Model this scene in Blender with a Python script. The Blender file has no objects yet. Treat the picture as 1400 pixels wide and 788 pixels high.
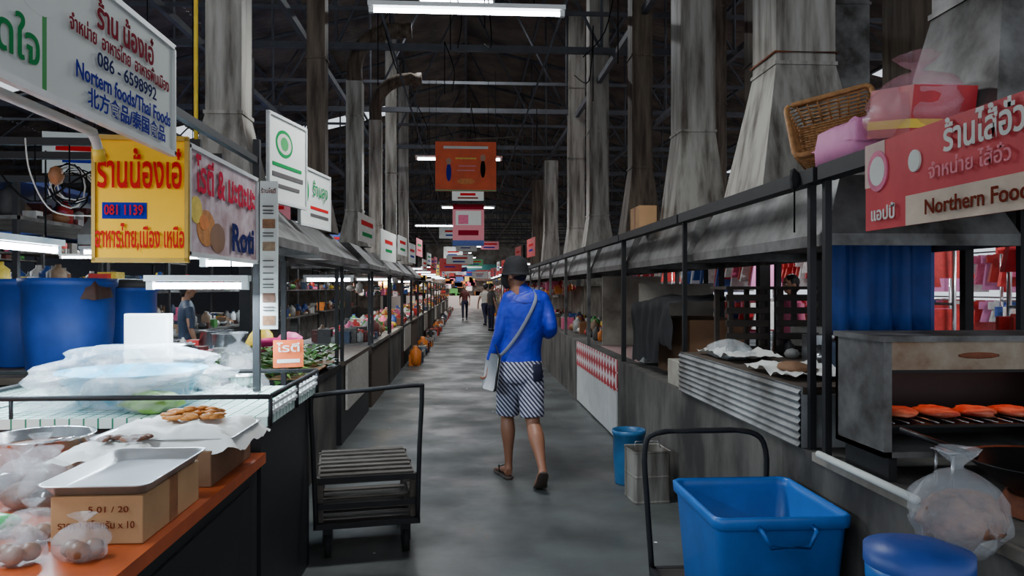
import bpy, bmesh, math, random
from mathutils import Vector, Matrix, noise
random.seed(7)
C=bpy.context; D=bpy.data
R=math.radians
def lin(c):
    return tuple(((x/255)/12.92 if x/255<=.04045 else ((x/255+.055)/1.055)**2.4) for x in c)
M={}
def mat(n,c,r=.6,m=0,em=0,var=.25,sc=6,bump=.0,alpha=1,c2=None,stretch=None,lo=.35,hi=.65,spec=.5,rv=None):
    if n in M: return M[n]
    mt=D.materials.new(n); mt.use_nodes=True; nt=mt.node_tree; N=nt.nodes; L=nt.links
    b=N['Principled BSDF']; c=lin(c)
    tc=N.new('ShaderNodeTexCoord'); mp=N.new('ShaderNodeMapping'); L.new(tc.outputs['Object'],mp.inputs[0])
    if stretch: mp.inputs['Scale'].default_value=stretch
    nz=N.new('ShaderNodeTexNoise'); nz.inputs['Scale'].default_value=sc; nz.inputs['Detail'].default_value=7; nz.inputs['Roughness'].default_value=.6
    L.new(mp.outputs[0],nz.inputs[0])
    mr=N.new('ShaderNodeMapRange'); mr.inputs[1].default_value=lo; mr.inputs[2].default_value=hi; L.new(nz.outputs[0],mr.inputs[0])
    mx=N.new('ShaderNodeMix'); mx.data_type='RGBA'; L.new(mr.outputs[0],mx.inputs[0])
    mx.inputs[6].default_value=(*c,1); q=lin(c2) if c2 else tuple(x*(1-var) for x in c); mx.inputs[7].default_value=(*q,1)
    L.new(mx.outputs[2],b.inputs['Base Color'])
    b.inputs['Roughness'].default_value=r; b.inputs['Metallic'].default_value=m
    b.inputs['Specular IOR Level'].default_value=spec
    if rv:
        n2=N.new('ShaderNodeTexNoise'); n2.inputs['Scale'].default_value=rv[2]; n2.inputs['Detail'].default_value=5; L.new(mp.outputs[0],n2.inputs[0])
        m2=N.new('ShaderNodeMapRange'); m2.inputs[1].default_value=.38; m2.inputs[2].default_value=.62; m2.inputs[3].default_value=rv[0]; m2.inputs[4].default_value=rv[1]
        L.new(n2.outputs[0],m2.inputs[0]); L.new(m2.outputs[0],b.inputs['Roughness'])
    if em: b.inputs['Emission Color'].default_value=(*c,1); b.inputs['Emission Strength'].default_value=em
    if alpha<1: b.inputs['Alpha'].default_value=alpha
    if bump:
        bp=N.new('ShaderNodeBump'); bp.inputs['Strength'].default_value=bump; bp.inputs['Distance'].default_value=.02
        L.new(nz.outputs[0],bp.inputs['Height']); L.new(bp.outputs[0],b.inputs['Normal'])
    M[n]=mt; return mt
def pattern(n,kind,c1,c2,scale,r=.6,rot=(0,0,0),mortar=.04,lo=.45,hi=.55):
    mt=D.materials.new(n); mt.use_nodes=True; nt=mt.node_tree; N=nt.nodes; L=nt.links; b=N['Principled BSDF']
    tc=N.new('ShaderNodeTexCoord'); mp=N.new('ShaderNodeMapping'); L.new(tc.outputs['Object'],mp.inputs[0]); mp.inputs['Rotation'].default_value=rot
    c1=(*lin(c1),1); c2=(*lin(c2),1)
    if kind=='grid':
        t=N.new('ShaderNodeTexBrick'); t.offset=0; t.inputs['Color1'].default_value=c1; t.inputs['Color2'].default_value=c1; t.inputs['Mortar'].default_value=c2
        t.inputs['Scale'].default_value=scale; t.inputs['Mortar Size'].default_value=mortar; t.inputs['Brick Width'].default_value=.5; t.inputs['Row Height'].default_value=.5
        L.new(mp.outputs[0],t.inputs[0]); L.new(t.outputs[0],b.inputs['Base Color'])
    elif kind=='check':
        t=N.new('ShaderNodeTexChecker'); t.inputs[1].default_value=c1; t.inputs[2].default_value=c2; t.inputs[3].default_value=scale
        L.new(mp.outputs[0],t.inputs[0]); L.new(t.outputs[0],b.inputs['Base Color'])
    else:
        t=N.new('ShaderNodeTexWave'); t.inputs['Scale'].default_value=scale; t.inputs['Distortion'].default_value=.3; t.inputs['Detail Scale'].default_value=.5; L.new(mp.outputs[0],t.inputs[0])
        mr=N.new('ShaderNodeMapRange'); mr.inputs[1].default_value=lo; mr.inputs[2].default_value=hi; L.new(t.outputs['Fac'],mr.inputs[0])
        mx=N.new('ShaderNodeMix'); mx.data_type='RGBA'; mx.inputs[6].default_value=c1; mx.inputs[7].default_value=c2; L.new(mr.outputs[0],mx.inputs[0]); L.new(mx.outputs[2],b.inputs['Base Color'])
    b.inputs['Roughness'].default_value=r; M[n]=mt; return mt

def catmull(P,k):
    if len(P)<3 or k<2: return P
    out=[]
    for i in range(len(P)-1):
        p0=P[max(i-1,0)];p1=P[i];p2=P[i+1];p3=P[min(i+2,len(P)-1)]
        for j in range(k):
            t=j/k
            out.append([.5*((2*b)+(-a+c)*t+(2*a-5*b+4*c-d)*t*t+(-a+3*b-3*c+d)*t**3) for a,b,c,d in zip(p0,p1,p2,p3)])
    out.append(list(P[-1])); return out
def rr(w,d,r,n=5):
    pts=[]
    for (sx,sy,a0) in ((1,1,0),(-1,1,90),(-1,-1,180),(1,-1,270)):
        for i in range(n+1):
            a=R(a0+90*i/n); pts.append((sx*(w/2-r)+r*math.cos(a),sy*(d/2-r)+r*math.sin(a)))
    return pts
def attach(ch,p): 
    ch.parent=p; ch.location=ch.location-p.location
class B:
    def __init__(s,name): s.n=name;s.v=[];s.f=[];s.m=[];s.s=[];s.mats=[]
    def mi(s,m):
        if m not in s.mats: s.mats.append(m)
        return s.mats.index(m)
    def add(s,vs,fs,m,sm=False,T=None):
        o=len(s.v); i=s.mi(m)
        for v in vs:
            v=Vector(v)
            if T: v=T@v
            s.v.append(v)
        for f in fs: s.f.append([o+k for k in f]); s.m.append(i); s.s.append(sm)
    def box(s,x0,x1,y0,y1,z0,z1,m,T=None):
        s.frus((x0,x1,y0,y1,z0),(x0,x1,y0,y1,z1),m,T)
    def frus(s,a,b,m,T=None,cap=True):
        vs=[(a[0],a[2],a[4]),(a[1],a[2],a[4]),(a[1],a[3],a[4]),(a[0],a[3],a[4]),(b[0],b[2],b[4]),(b[1],b[2],b[4]),(b[1],b[3],b[4]),(b[0],b[3],b[4])]
        fs=[(0,1,5,4),(1,2,6,5),(2,3,7,6),(3,0,4,7)]
        if cap: fs+=[(3,2,1,0),(4,5,6,7)]
        s.add(vs,fs,m,False,T)
    def rings(s,rs,m,sm=True,cap=(1,1),closed=True,T=None):
        n=len(rs[0]); vs=[p for r in rs for p in r]; fs=[]
        for i in range(len(rs)-1):
            for j in range(n if closed else n-1):
                k=(j+1)%n; fs.append((i*n+j,i*n+k,(i+1)*n+k,(i+1)*n+j))
        if cap[0]: fs.append(tuple(reversed(range(n))))
        if cap[1]: fs.append(tuple(range((len(rs)-1)*n,len(rs)*n)))
        s.add(vs,fs,m,sm,T)
    def loft(s,P,m,n=12,k=4,ref=(1,0,0),T=None,sm=True):
        Q=catmull([list(p) if len(p)==5 else list(p)+[p[3]] for p in P],k); rs=[]
        for i,q in enumerate(Q):
            a=Vector(Q[max(i-1,0)][:3]); b=Vector(Q[min(i+1,len(Q)-1)][:3]); t=(b-a).normalized()
            u=Vector(ref); u=(u-t*u.dot(t))
            if u.length<.05: u=Vector((0,1,0)); u=u-t*u.dot(t)
            u.normalize(); w=t.cross(u); c=Vector(q[:3])
            rs.append([c+u*math.cos(2*math.pi*j/n)*q[3]+w*math.sin(2*math.pi*j/n)*q[4] for j in range(n)])
        s.rings(rs,m,sm,T=T)
    def tube(s,p,q,r,m,n=10,r2=None,T=None): s.loft([(*p,r),(*q,r if r2 is None else r2)],m,n,1,T=T)
    def path(s,pts,r,m,n=8,k=1,T=None): s.loft([(*p,r) for p in pts],m,n,k,T=T)
    def lathe(s,pr,c,m,n=24,sx=1,sy=1,cap=(0,0),T=None,jit=0,sm=True):
        rs=[]
        for r,z in pr:
            ring=[]
            for j in range(n):
                a=2*math.pi*j/n; d=1
                if jit: d=1+jit*noise.noise(Vector((math.cos(a)*2.5+c[0]*9,math.sin(a)*2.5+c[1]*9,z*22)))*2
                ring.append((c[0]+r*sx*d*math.cos(a),c[1]+r*sy*d*math.sin(a),c[2]+z))
            rs.append(ring)
        s.rings(rs,m,sm,cap,T=T)
    def ell(s,c,rx,ry,rz,m,n=14,T=None,jit=0):
        k=n//2; pr=[(max(.001,math.sin(math.pi*i/k)),-math.cos(math.pi*i/k)) for i in range(k+1)]
        rs=[]
        for r,z in pr:
            ring=[]
            for j in range(n):
                a=2*math.pi*j/n; p=Vector((r*math.cos(a),r*math.sin(a),z))
                d=1+(jit*noise.noise(p*2+Vector(c)*7)*2 if jit else 0)
                ring.append((c[0]+rx*p.x*d,c[1]+ry*p.y*d,c[2]+rz*p.z*d))
            rs.append(ring)
        s.rings(rs,m,True,T=T)
    def sheet(s,x0,x1,y0,y1,z,amp,m,n=16,fr=8,droop=0,T=None):
        vs=[];fs=[]
        for i in range(n+1):
            for j in range(n+1):
                u=i/n;v=j/n;x=x0+(x1-x0)*u;y=y0+(y1-y0)*v
                e=max(abs(u-.5),abs(v-.5))*2
                h=z+amp*(noise.noise(Vector((x*fr,y*fr,z*3)))+.5*noise.noise(Vector((x*fr*3,y*fr*3,1))))+amp*.8-droop*max(0,e-.7)/.3
                vs.append((x+amp*.6*noise.noise(Vector((x*fr,y*fr,9))),y+amp*.6*noise.noise(Vector((x*fr,y*fr,5))),h))
        for i in range(n):
            for j in range(n):
                a=i*(n+1)+j; fs.append((a,a+n+1,a+n+2,a+1))
        s.add(vs,fs,m,True,T)
    def bag(s,c,rx,ry,h,m,neck=True,jit=.14):
        pr=[(.05,0),(.6,0),(.92,.15),(1,.35),(.88,.55),(.6,.72)]
        if neck: pr+=[(.16,.8),(.12,.84),(.3,.92),(.45,1)]
        else: pr+=[(.3,.85),(.02,.9)]
        Q=catmull([[a,b] for a,b in pr],3)
        s.lathe([(q[0]*rx,q[1]*h) for q in Q],c,m,n=30,sy=ry/rx,jit=jit)
    def done(s,bev=0,remesh=0,parent=None,smooth=0,solid=0):
        me=D.meshes.new(s.n); 
        xs=[v.x for v in s.v];ys=[v.y for v in s.v];zs=[v.z for v in s.v]
        o=Vector(((min(xs)+max(xs))/2,(min(ys)+max(ys))/2,min(zs)))
        if parent: o=Vector((0,0,0))
        me.from_pydata([v-o for v in s.v],[],s.f)
        for m in s.mats: me.materials.append(m)
        for p,i,k in zip(me.polygons,s.m,s.s): p.material_index=i; p.use_smooth=k
        bm=bmesh.new(); bm.from_mesh(me); bmesh.ops.recalc_face_normals(bm,faces=bm.faces); bm.to_mesh(me); bm.free()
        ob=D.objects.new(s.n,me); C.collection.objects.link(ob); ob.location=o
        if remesh:
            md=ob.modifiers.new('r','REMESH'); md.mode='VOXEL'; md.voxel_size=remesh; md.use_smooth_shade=True
            sm=ob.modifiers.new('s','SMOOTH'); sm.factor=.6; sm.iterations=smooth or 6
            dg=C.evaluated_depsgraph_get(); m2=D.meshes.new_from_object(ob.evaluated_get(dg)); ob.modifiers.clear(); ob.data=m2
            m2.materials.clear(); m2.materials.append(s.mats[0])
            for p in m2.polygons: p.use_smooth=True; p.material_index=0
        if solid: md=ob.modifiers.new('s','SOLIDIFY'); md.thickness=solid
        if bev: md=ob.modifiers.new('b','BEVEL'); md.width=bev; md.segments=2; md.limit_method='ANGLE'; md.angle_limit=R(50)
        if parent: ob.parent=parent
        return ob
def empty(name,loc=(0,0,0),rz=0):
    e=D.objects.new(name,None); e.location=loc; e.rotation_euler[2]=rz; e.empty_display_size=.1; C.collection.objects.link(e); return e
def text(parent,s,x,z,size,m,w=None,y=-.009,bold=.0,name='lettering'):
    cu=D.curves.new(name,'FONT'); cu.body=s; cu.size=size; cu.align_x='CENTER'; cu.align_y='CENTER'; cu.extrude=.0006; cu.offset=bold*size; cu.materials.append(m); cu.resolution_u=3
    o=D.objects.new(name,cu); C.collection.objects.link(o); o.parent=parent; o.location=(x,y,z); o.rotation_euler=(R(90),0,0)
    if w:
        C.view_layer.update(); dx=o.dimensions.x
        if dx>0: o.scale[0]=w/dx
    return o
def panel(name,loc,rz,w,h,m,items=(),th=.008,tilt=0,frame=None):
    b=B(name); b.box(-w/2,w/2,0,th,-h/2,h/2,m)
    if frame:
        for (x0,x1,z0,z1) in ((-w/2,w/2,h/2-.012,h/2+.005),(-w/2,w/2,-h/2-.005,-h/2+.012),(-w/2,-w/2+.012,-h/2,h/2),(w/2-.012,w/2,-h/2,h/2)): b.box(x0,x1,-.01,th+.004,z0,z1,frame)
    for i,it in enumerate(items):
        yy=-.002-.0005*i
        if it[0]=='b': b.box(it[1],it[2],yy,0,it[3],it[4],it[5])
        if it[0]=='d': b.rings([[(it[1]+it[3]*math.cos(a*math.pi/12),y,it[2]+it[4]*math.sin(a*math.pi/12)) for a in range(24)] for y in (yy,0)],it[5],False)
    me=D.meshes.new(name); me.from_pydata(b.v,[],b.f)
    for k in b.mats: me.materials.append(k)
    for p,i in zip(me.polygons,b.m): p.material_index=i
    bm=bmesh.new(); bm.from_mesh(me); bmesh.ops.recalc_face_normals(bm,faces=bm.faces); bm.to_mesh(me); bm.free()
    o=D.objects.new(name,me); C.collection.objects.link(o); o.location=loc; o.rotation_euler=(tilt,0,rz)
    for it in items:
        if it[0]=='t': text(o,it[1],it[2],it[3],it[4],it[5],it[6] if len(it)>6 else None,bold=it[7] if len(it)>7 else .012)
    return o

# ---------- materials
conc=mat('floor_concrete',(88,92,90),.5,c2=(60,62,62),sc=2.6,bump=.12,lo=.3,hi=.72,rv=(.3,.65,1.6),spec=.4)
wallc=mat('grimy_concrete',(106,102,96),.8,c2=(42,40,38),sc=2.5,bump=.4,stretch=(1,1,.5),lo=.32,hi=.64)
darkst=mat('dark_steel',(36,36,38),.6,m=.3,sc=10)
truss=mat('truss_paint',(78,80,86),.7,sc=5,var=.4)
galv=mat('galvanised_duct',(152,148,139),.55,m=.25,c2=(66,56,46),sc=4,stretch=(3,3,.3),lo=.42,hi=.7,bump=.05)
galv2=mat('rusty_duct',(108,94,78),.65,m=.2,c2=(50,36,26),sc=5,stretch=(3,3,.3),lo=.35,hi=.65,bump=.1)
hoodm=mat('hood_sheet',(122,121,119),.5,m=.35,c2=(48,44,40),sc=4,lo=.35,hi=.65)
steel=mat('stainless',(190,192,194),.25,m=.9,var=.2,sc=8)
alu=mat('aluminium_tray',(200,203,206),.32,m=.8,var=.15)
roofm=mat('roof_sheet',(120,106,94),.75,c2=(62,54,50),sc=1.2,lo=.35,hi=.65)
tubeE=mat('tube_glow',(240,248,255),.4,em=16,var=0)
tubeW=mat('tube_glow_dim',(236,244,255),.4,em=7,var=0)
whitep=mat('white_paint',(205,207,205),.5,var=.15)
offw=mat('sign_white',(214,218,212),.7,var=.08,sc=3,spec=.2)
def pr(n,c,var=.05): return mat(n,c,.9,var=var,spec=.08)
yel=mat('sign_yellow',(252,194,16),.6,var=.1,spec=.2)
redp=pr('red_print',(190,24,30)); dred=pr('maroon_print',(130,18,40)); bluep=pr('blue_print',(26,36,140)); dbluep=pr('dark_blue_print',(18,26,84))
greenp=pr('green_print',(20,130,70)); brownp=pr('brown_print',(110,40,24)); blackp=pr('black_print',(20,20,22)); pinkp=pr('pink_print',(222,140,150)); greyp=pr('grey_print',(90,86,86))
orangep=mat('orange_cloth',(236,96,52),.7,var=.22,sc=5)
orangec=mat('orange_counter',(190,86,40),.35,var=.35,sc=5)
blacks=mat('black_front',(30,32,34),.5,var=.3,sc=4)
tile=pattern('green_white_tile','grid',(214,232,224),(50,130,100),9,.25,mortar=.035)
pinktile=pattern('pink_tile','grid',(220,190,186),(170,100,100),10,.3)
redcheck=pattern('red_check','check',(186,30,44),(225,215,215),9,.5,rot=(R(45),0,0))
tubblue=mat('tub_blue',(20,108,196),.35,var=.25,sc=5)
pailblue=mat('pail_blue',(36,100,150),.4,var=.3)
drumblue=mat('drum_blue',(36,74,160),.45,var=.35,sc=4)
basin=mat('light_blue_basin',(60,180,215),.35,var=.1)
tarp=mat('blue_tarp',(40,80,165),.6,var=.4,sc=5)
card=mat('cardboard',(186,144,100),.8,var=.2,sc=5)
cardd=mat('cardboard_dark',(130,94,66),.8,var=.3,sc=5)
paper=mat('white_paper',(226,226,220),.7,var=.12,sc=4)
cling=mat('clear_plastic',(235,240,245),.1,var=.05,alpha=.2,bump=.8,sc=16,spec=1)
milky=mat('milky_plastic_bag',(228,236,240),.2,var=.08,alpha=.32,bump=.9,sc=14,spec=1)
wood=mat('old_wood',(84,70,58),.75,var=.5,sc=4,stretch=(1,8,8))
woodd=mat('dark_wood',(52,42,35),.75,var=.4,sc=4,stretch=(1,8,8))
woodg=mat('grey_crate_wood',(88,80,72),.8,var=.55,sc=6,stretch=(1,6,6))
fried=mat('fried_snack',(206,130,50),.6,var=.4,sc=18,bump=.5)
sauce=mat('dark_sauce',(40,18,12),.15,var=.3)
meat=mat('brown_food',(128,84,60),.6,c2=(72,44,30),sc=22,bump=.6)
egg=mat('brown_eggs',(140,96,64),.4,var=.3,sc=8)
leaf=mat('leaf_green',(74,130,48),.5,c2=(28,70,26),sc=10)
leaf2=mat('cabbage_green',(140,185,84),.5,var=.4,sc=14)
redfood=mat('red_glazed_food',(172,44,36),.4,c2=(205,120,84),sc=20)
glow=mat('heater_glow',(255,60,25),.5,em=3,var=0)
skin=mat('skin',(146,98,74),.5,var=.12,sc=5)
skinl=mat('skin_light',(176,130,104),.5,var=.1)
hair=mat('black_hair',(20,17,16),.5,var=.3)
shirt=mat('royal_blue_shirt',(16,42,186),.55,c2=(8,22,120),sc=5,bump=.15,lo=.35,hi=.8)
shirtd=mat('shirt_seam',(8,16,84),.6)
shorts=pattern('striped_shorts','wave',(186,186,202),(44,44,70),13,.8,rot=(0,R(40),0),lo=.3,hi=.6)
navy=mat('navy_pocket',(22,24,54),.8)
blackc=mat('black_cloth',(18,18,22),.85,var=.4,sc=8,bump=.3)
sole=mat('sandal_rubber',(66,52,44),.7)
wicker=mat('wicker',(186,134,82),.7,var=.4,sc=30)
pinkc=mat('pink_cloth',(226,140,190),.7,var=.2,sc=8)
redbox=mat('red_box',(186,26,40),.5,var=.3,sc=9)
corr=mat('corrugated_sheet',(160,162,162),.5,m=.3,c2=(92,90,86),sc=3)
wok=mat('wok_black',(28,26,26),.45,m=.5,var=.3)
rust=mat('rust',(120,62,34),.8,var=.4,sc=20)
yellowc=mat('yellow_plastic',(236,196,50),.5); pinkpl=mat('pink_plastic',(220,50,120),.4); greenpl=mat('green_plastic',(60,160,90),.4)
rubber=mat('rubber',(22,22,22),.8)
brick=mat('pale_plaster',(160,154,142),.85,c2=(88,78,68),sc=2,lo=.35,hi=.7)
PAL=[mat('goods_%d'%i,c,.5,var=.3,sc=20) for i,c in enumerate([(196,44,40),(226,126,40),(232,200,70),(70,140,66),(205,200,190),(84,54,44),(50,84,156),(220,100,140),(150,98,60),(232,232,228)])]
DULL=[mat('dull_goods_%d'%i,c,.6,var=.4,sc=14) for i,c in enumerate([(90,86,82),(60,58,58),(130,104,80),(150,150,146),(96,40,36),(50,66,90)])]+[steel,PAL[4]]

# ---------- shell
b=B('floor'); b.box(-14,16,-3,60,-.1,0,conc); b.done()
def roof(name,x0,x1,z0,z1,skips):
    b=B(name)
    for (xa,xb) in [(x0+(x1-x0)*i/5,x0+(x1-x0)*(i+1)/5) for i in range(5)]:
        za=z0+(z1-z0)*(xa-x0)/(x1-x0); zb=z0+(z1-z0)*(xb-x0)/(x1-x0)
        segs=[-3]+[s for k in skips if k[0]<=(xa+xb)/2<=k[1] for s in k[2:]]+[60]
        for q in range(0,len(segs),2):
            n=max(2,int((segs[q+1]-segs[q])/.06)); rs=[]
            for j in range(n+1):
                y=segs[q]+(segs[q+1]-segs[q])*j/n; o=.02*math.sin(y/.2*2*math.pi)
                rs.append([(xa,y,za+o),(xb,y,zb+o)])
            b.rings(rs,roofm,True,(0,0),False)
    b.done()
roof('roof_left',-13,0,4.6,8.0,[(-5.5,-2.6,12.3,13.4,24,25.2),(-11,-8,8,9.4,15,16,21,22.4,30,31)])
roof('roof_right',0,14,8.0,4.6,[(8,11,7,8,14,15,26,27.2)])
b=B('wall_back'); b.box(-14,16,54,54.2,0,8,brick); b.done()
b=B('wall_left'); b.box(-13.2,-13,-3,60,0,4.6,mat('left_wall',(82,88,98),.8)); b.done()
b=B('roof_truss')
for Y in [2.8,6.2,9.4,12.7,16,19.4,22.8,26.2,30,34,38,42,46,50]:
    b.box(-12.8,13.8,Y-.03,Y+.03,4.46,4.54,truss)
    if Y>6: b.box(-12.8,13.8,Y-.02,Y+.02,4.95,5.0,truss)
    for s,W in ((-1,13),(1,13.9)):
        b.tube((s*W,Y,4.5),(0,Y,7.85),.04,truss,6)
        for i in range(1,8):
            x=s*W*i/8; zt=7.85-3.35*i/8; b.tube((x,Y,4.5),(x,Y,zt),.022,truss,5)
            x2=s*W*(i-1)/8; b.tube((x,Y,4.5),(x2,Y,7.85-3.35*(i-1)/8),.02,truss,5)
for i in range(-8,9):
    x=i/8*13; z=7.88-3.3*abs(i)/8; b.box(x-.03,x+.03,-2,53.9,z-.06,z,truss)
for x in (-3.2,-1.9,1.9,3.4,-6,6.5): b.box(x-.03,x+.03,-2,53.9,4.38,4.46,truss)
for x in (-.7,.8): b.tube((x,-2,3.75),(x,53.9,3.75),.012,truss,6)
b.done()
b=B('hanging_cables')
for i in range(16):
    x=random.uniform(-1.1,1.5); y=random.uniform(6,26); L=random.uniform(.6,1.3)
    b.path([(x,y,4.45),(x+.1,y+L,4.45-.5*random.random()),(x+.05,y+2*L,4.4)],.008,blackp,5,5)
    b.tube((x,y,4.45),(x,y,random.uniform(3.5,4.1)),.006,blackp,5)
b.done()
for x in (-2.75,3.9):
    for Y in (9.5,17.5,25.5,33.5,41.5,49.5):
        b=B('steel_column'); b.box(x-.07,x+.07,Y-.07,Y+.07,0,4.37,darkst); b.box(x-.12,x+.12,Y-.12,Y+.12,0,.03,darkst); b.done()

# ---------- lamps
def lamp(name,c,L,ax='x',power=20,col=(.93,.97,1),m=None,top=None):
    b=B(name); x,y,z=c
    dx,dy=(L/2,.0) if ax=='x' else (0,L/2)
    b.box(x-dx-(.03 if ax=='y' else .02),x+dx+(.03 if ax=='y' else .02),y-dy-(.03 if ax=='x' else .02),y+dy+(.03 if ax=='x' else .02),z+.022,z+.05,whitep)
    b.tube((x-dx,y-dy,z),(x+dx,y+dy,z),.015,m or tubeE,8)
    for s in (-1,1): b.box(x+s*dx-.015,x+s*dx+.015,y+s*dy-.015,y+s*dy+.015,z-.018,z+.022,whitep)
    for s in (-.7,.7): b.tube((x+s*dx,y+s*dy,z+.05),(x+s*dx,y+s*dy,top or z+.6),.004,blackp,5)
    o=b.done()
    if power:
        l=D.lights.new(name+'_light','AREA'); l.shape='RECTANGLE'; l.size=L if ax=='x' else .08; l.size_y=.08 if ax=='x' else L; l.energy=power; l.color=col
        lo=D.objects.new(name+'_light',l); C.collection.objects.link(lo); lo.parent=o; lo.location=Vector((x,y,z-.04))-o.location
    return o
lamp('ceiling_fluorescent_lamp',(.01,4.67,3.2),1.2,power=46,top=4.45)
lamp('ceiling_fluorescent_lamp',(-.15,12,6.1),1.2,power=60,top=6.9)
for i,(x,y) in enumerate([(-.1,10.6),(.05,17),(-.9,22),(0,27),(.3,33),(-.3,39),(0,45),(-.6,50)]):
    lamp('ceiling_fluorescent_lamp',(x,y,3.3),1.2,power=38,top=4.45)
for (x,y,z) in [(-5.2,9,3.0),(-6,14,3.2),(-5,20,3.2),(-8,8,3.2),(5,10,3.3),(5.5,16,3.3),(5.3,22,3.3),(-4.2,27,3.3),(4.8,30,3.3),(5.6,5,3.2),(-3.6,16.5,3.4),(-4.5,12,3.4),(7.5,7,3.2)]:
    lamp('ceiling_fluorescent_lamp',(x,y,z),1.2,power=75,top=4.45)
blu=(.7,.86,1)
lamp('stall_tube_lamp',(-1.27,3.6,1.47),.44,power=20,col=blu,top=1.95)
lamp('stall_tube_lamp',(-1.17,3.82,1.585),.3,power=11,col=blu,top=1.95)
lamp('stall_tube_lamp',(-1.95,3.35,1.64),.62,ax='y',power=24,col=blu,top=2.1)
lamp('stall_tube_lamp',(-1.75,1.8,1.95),.9,ax='y',power=26,col=blu,top=2.2)  # added out-of-view fill lamp, keeps light on the near counter
lamp('stall_tube_lamp',(-1.35,7.4,1.54),.45,power=14,col=blu,top=1.66)

# ---------- left stall (near)
b=B('vendor_counter')
b.box(-2.8,-.8,.6,3.02,.76,.8,orangec); b.box(-2.75,-.83,.65,3.0,0,.76,blacks)
b.box(-2.8,-.8,3.04,4.0,.9,.94,tile); b.box(-2.75,-.83,3.06,3.98,0,.9,blacks)
for y in (3.05,3.99): b.tube((-2.8,y,1.02),(-.79,y,1.02),.011,darkst,8)
for x in (-2.0,-.79): b.tube((x,3.05,1.02),(x,3.99,1.02),.011,darkst,8)
for x,y in ((-.79,3.05),(-.79,3.52),(-.79,3.99),(-1.8,3.05),(-2.8,3.05)): b.tube((x,y,.9),(x,y,1.02),.009,darkst,6)
for z in (.955,.985): b.box(-.80,-.785,3.06,3.98,z-.006,z+.006,whitep)
for i in range(12): b.box(-.80,-.786,3.1+i*.075,3.106+i*.075,.94,1.0,whitep)
b.box(-.835,-.82,.7,2.9,.08,.7,darkst)
b.done()
b=B('stall_frame')
for x,y in ((-1.04,3.76),(-2.6,3.03),(-2.6,3.9)): b.box(x-.016,x+.016,y-.016,y+.016,.945,2.2,darkst)
b.box(-1.06,-1.03,1.2,3.78,2.08,2.11,darkst); b.box(-2.6,-1.03,3.2,3.23,2.0,2.03,darkst); b.box(-2.6,-1.03,3.75,3.78,1.98,2.01,darkst); b.box(-2.62,-1.03,1.2,1.23,2.05,2.08,darkst)
b.done()
panel('shop_sign_white',(-1.0,1.93,2.1),R(90),1.34,.37,offw,[
 ('b',-.67,-.1,-.18,.18,mat('sign_green',(30,150,62),.7,spec=.2)),('b',-.67,-.12,-.18,.02,offw),('d',-.14,.1,.12,.1,offw),('d',-.36,.09,.1,.05,greenpl),
 ('t','ติดใจ',-.26,-.09,.12,greenp),
 ('t','ร้าน น้องเอ๋',.31,.095,.095,dred,.36,.02),('t','จำหน่าย  อาหารไทย  อาหารพื้นเมือง',.3,.03,.054,dred,.62,.015),
 ('t','086 - 6598992',.32,-.022,.056,dbluep,.38,.008),('t','Nortern foods/Thai Foods',.32,-.08,.062,bluep,.6,.015),('t','北方食品/泰国食品',.33,-.138,.055,bluep,.5,.015)],frame=whitep)
panel('shop_sign_yellow',(-1.15,2.7,1.775),R(3),.325,.44,yel,[
 ('t','ร้านน้องเอ๋',0,.09,.16,redp,.285,.02),('b',-.13,.02,-.07,-.012,bluep),('t','081 1139',-.055,-.041,.05,redp,.13),
 ('t','อาหารไทย,เมือง เหนือ',0,-.14,.1,redp,.3,.02)],frame=mat('gold_frame',(190,150,30),.5))
panel('shop_sign_roti',(-1.0,3.17,1.78),R(90),.88,.4,mat('roti_sign',(206,190,196),.6,c2=(160,130,130),sc=9,spec=.2),[
 ('b',-.44,.44,-.2,-.19,pinkp),('d',-.25,-.09,.1,.07,fried),('d',-.12,-.12,.09,.06,egg),('d',-.36,-.03,.06,.05,PAL[2]),('d',-.28,-.07,.05,.03,PAL[1]),
 ('t','โรตี & มะตะบะ',.0,.09,.16,pr('crimson',(190,20,60)),.76,.025),('t','Roti',.2,-.11,.16,dbluep,.32,.03)],frame=whitep)
panel('menu_board',(-.955,3.66,1.62),0,.085,.72,offw,[('b',-.03,.03,z,z+.045,mat('menu_photo_%d'%(k%3),[(150,104,70),(120,80,60),(170,140,110)][k%3],.6,var=.5,sc=40)) for k,z in enumerate([-.34,-.23,.02,.13])]+[('b',-.028,.022,z,z+.005,greyp) for z in (-.27,-.255,-.16,-.145,-.12,-.09,-.06,-.03,.09,.105,.2,.215,.235)]+[('t','ร้านโรตี',0,.31,.03,brownp,.07)])
panel('hanging_sign_green',(-1.05,4.45,2.2),R(78),.5,.5,offw,[('d',-.05,.1,.11,.08,greenp),('d',-.05,.1,.09,.06,PAL[4]),('d',-.05,.1,.05,.04,greenpl),('b',-.2,.18,-.04,-.02,greenp),('b',-.2,.2,-.1,-.075,greyp),('b',-.2,.15,-.16,-.14,greyp)],frame=whitep)
panel('hanging_sign_white',(-1.02,5.1,2.06),R(82),.6,.38,offw,[('d',-.2,.04,.07,.09,greenp),('t','ร้านลุง',.08,.06,.12,greenp,.3),('b',-.1,.26,-.07,-.05,redp),('b',-.1,.26,-.12,-.1,greyp)],frame=whitep)

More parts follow.
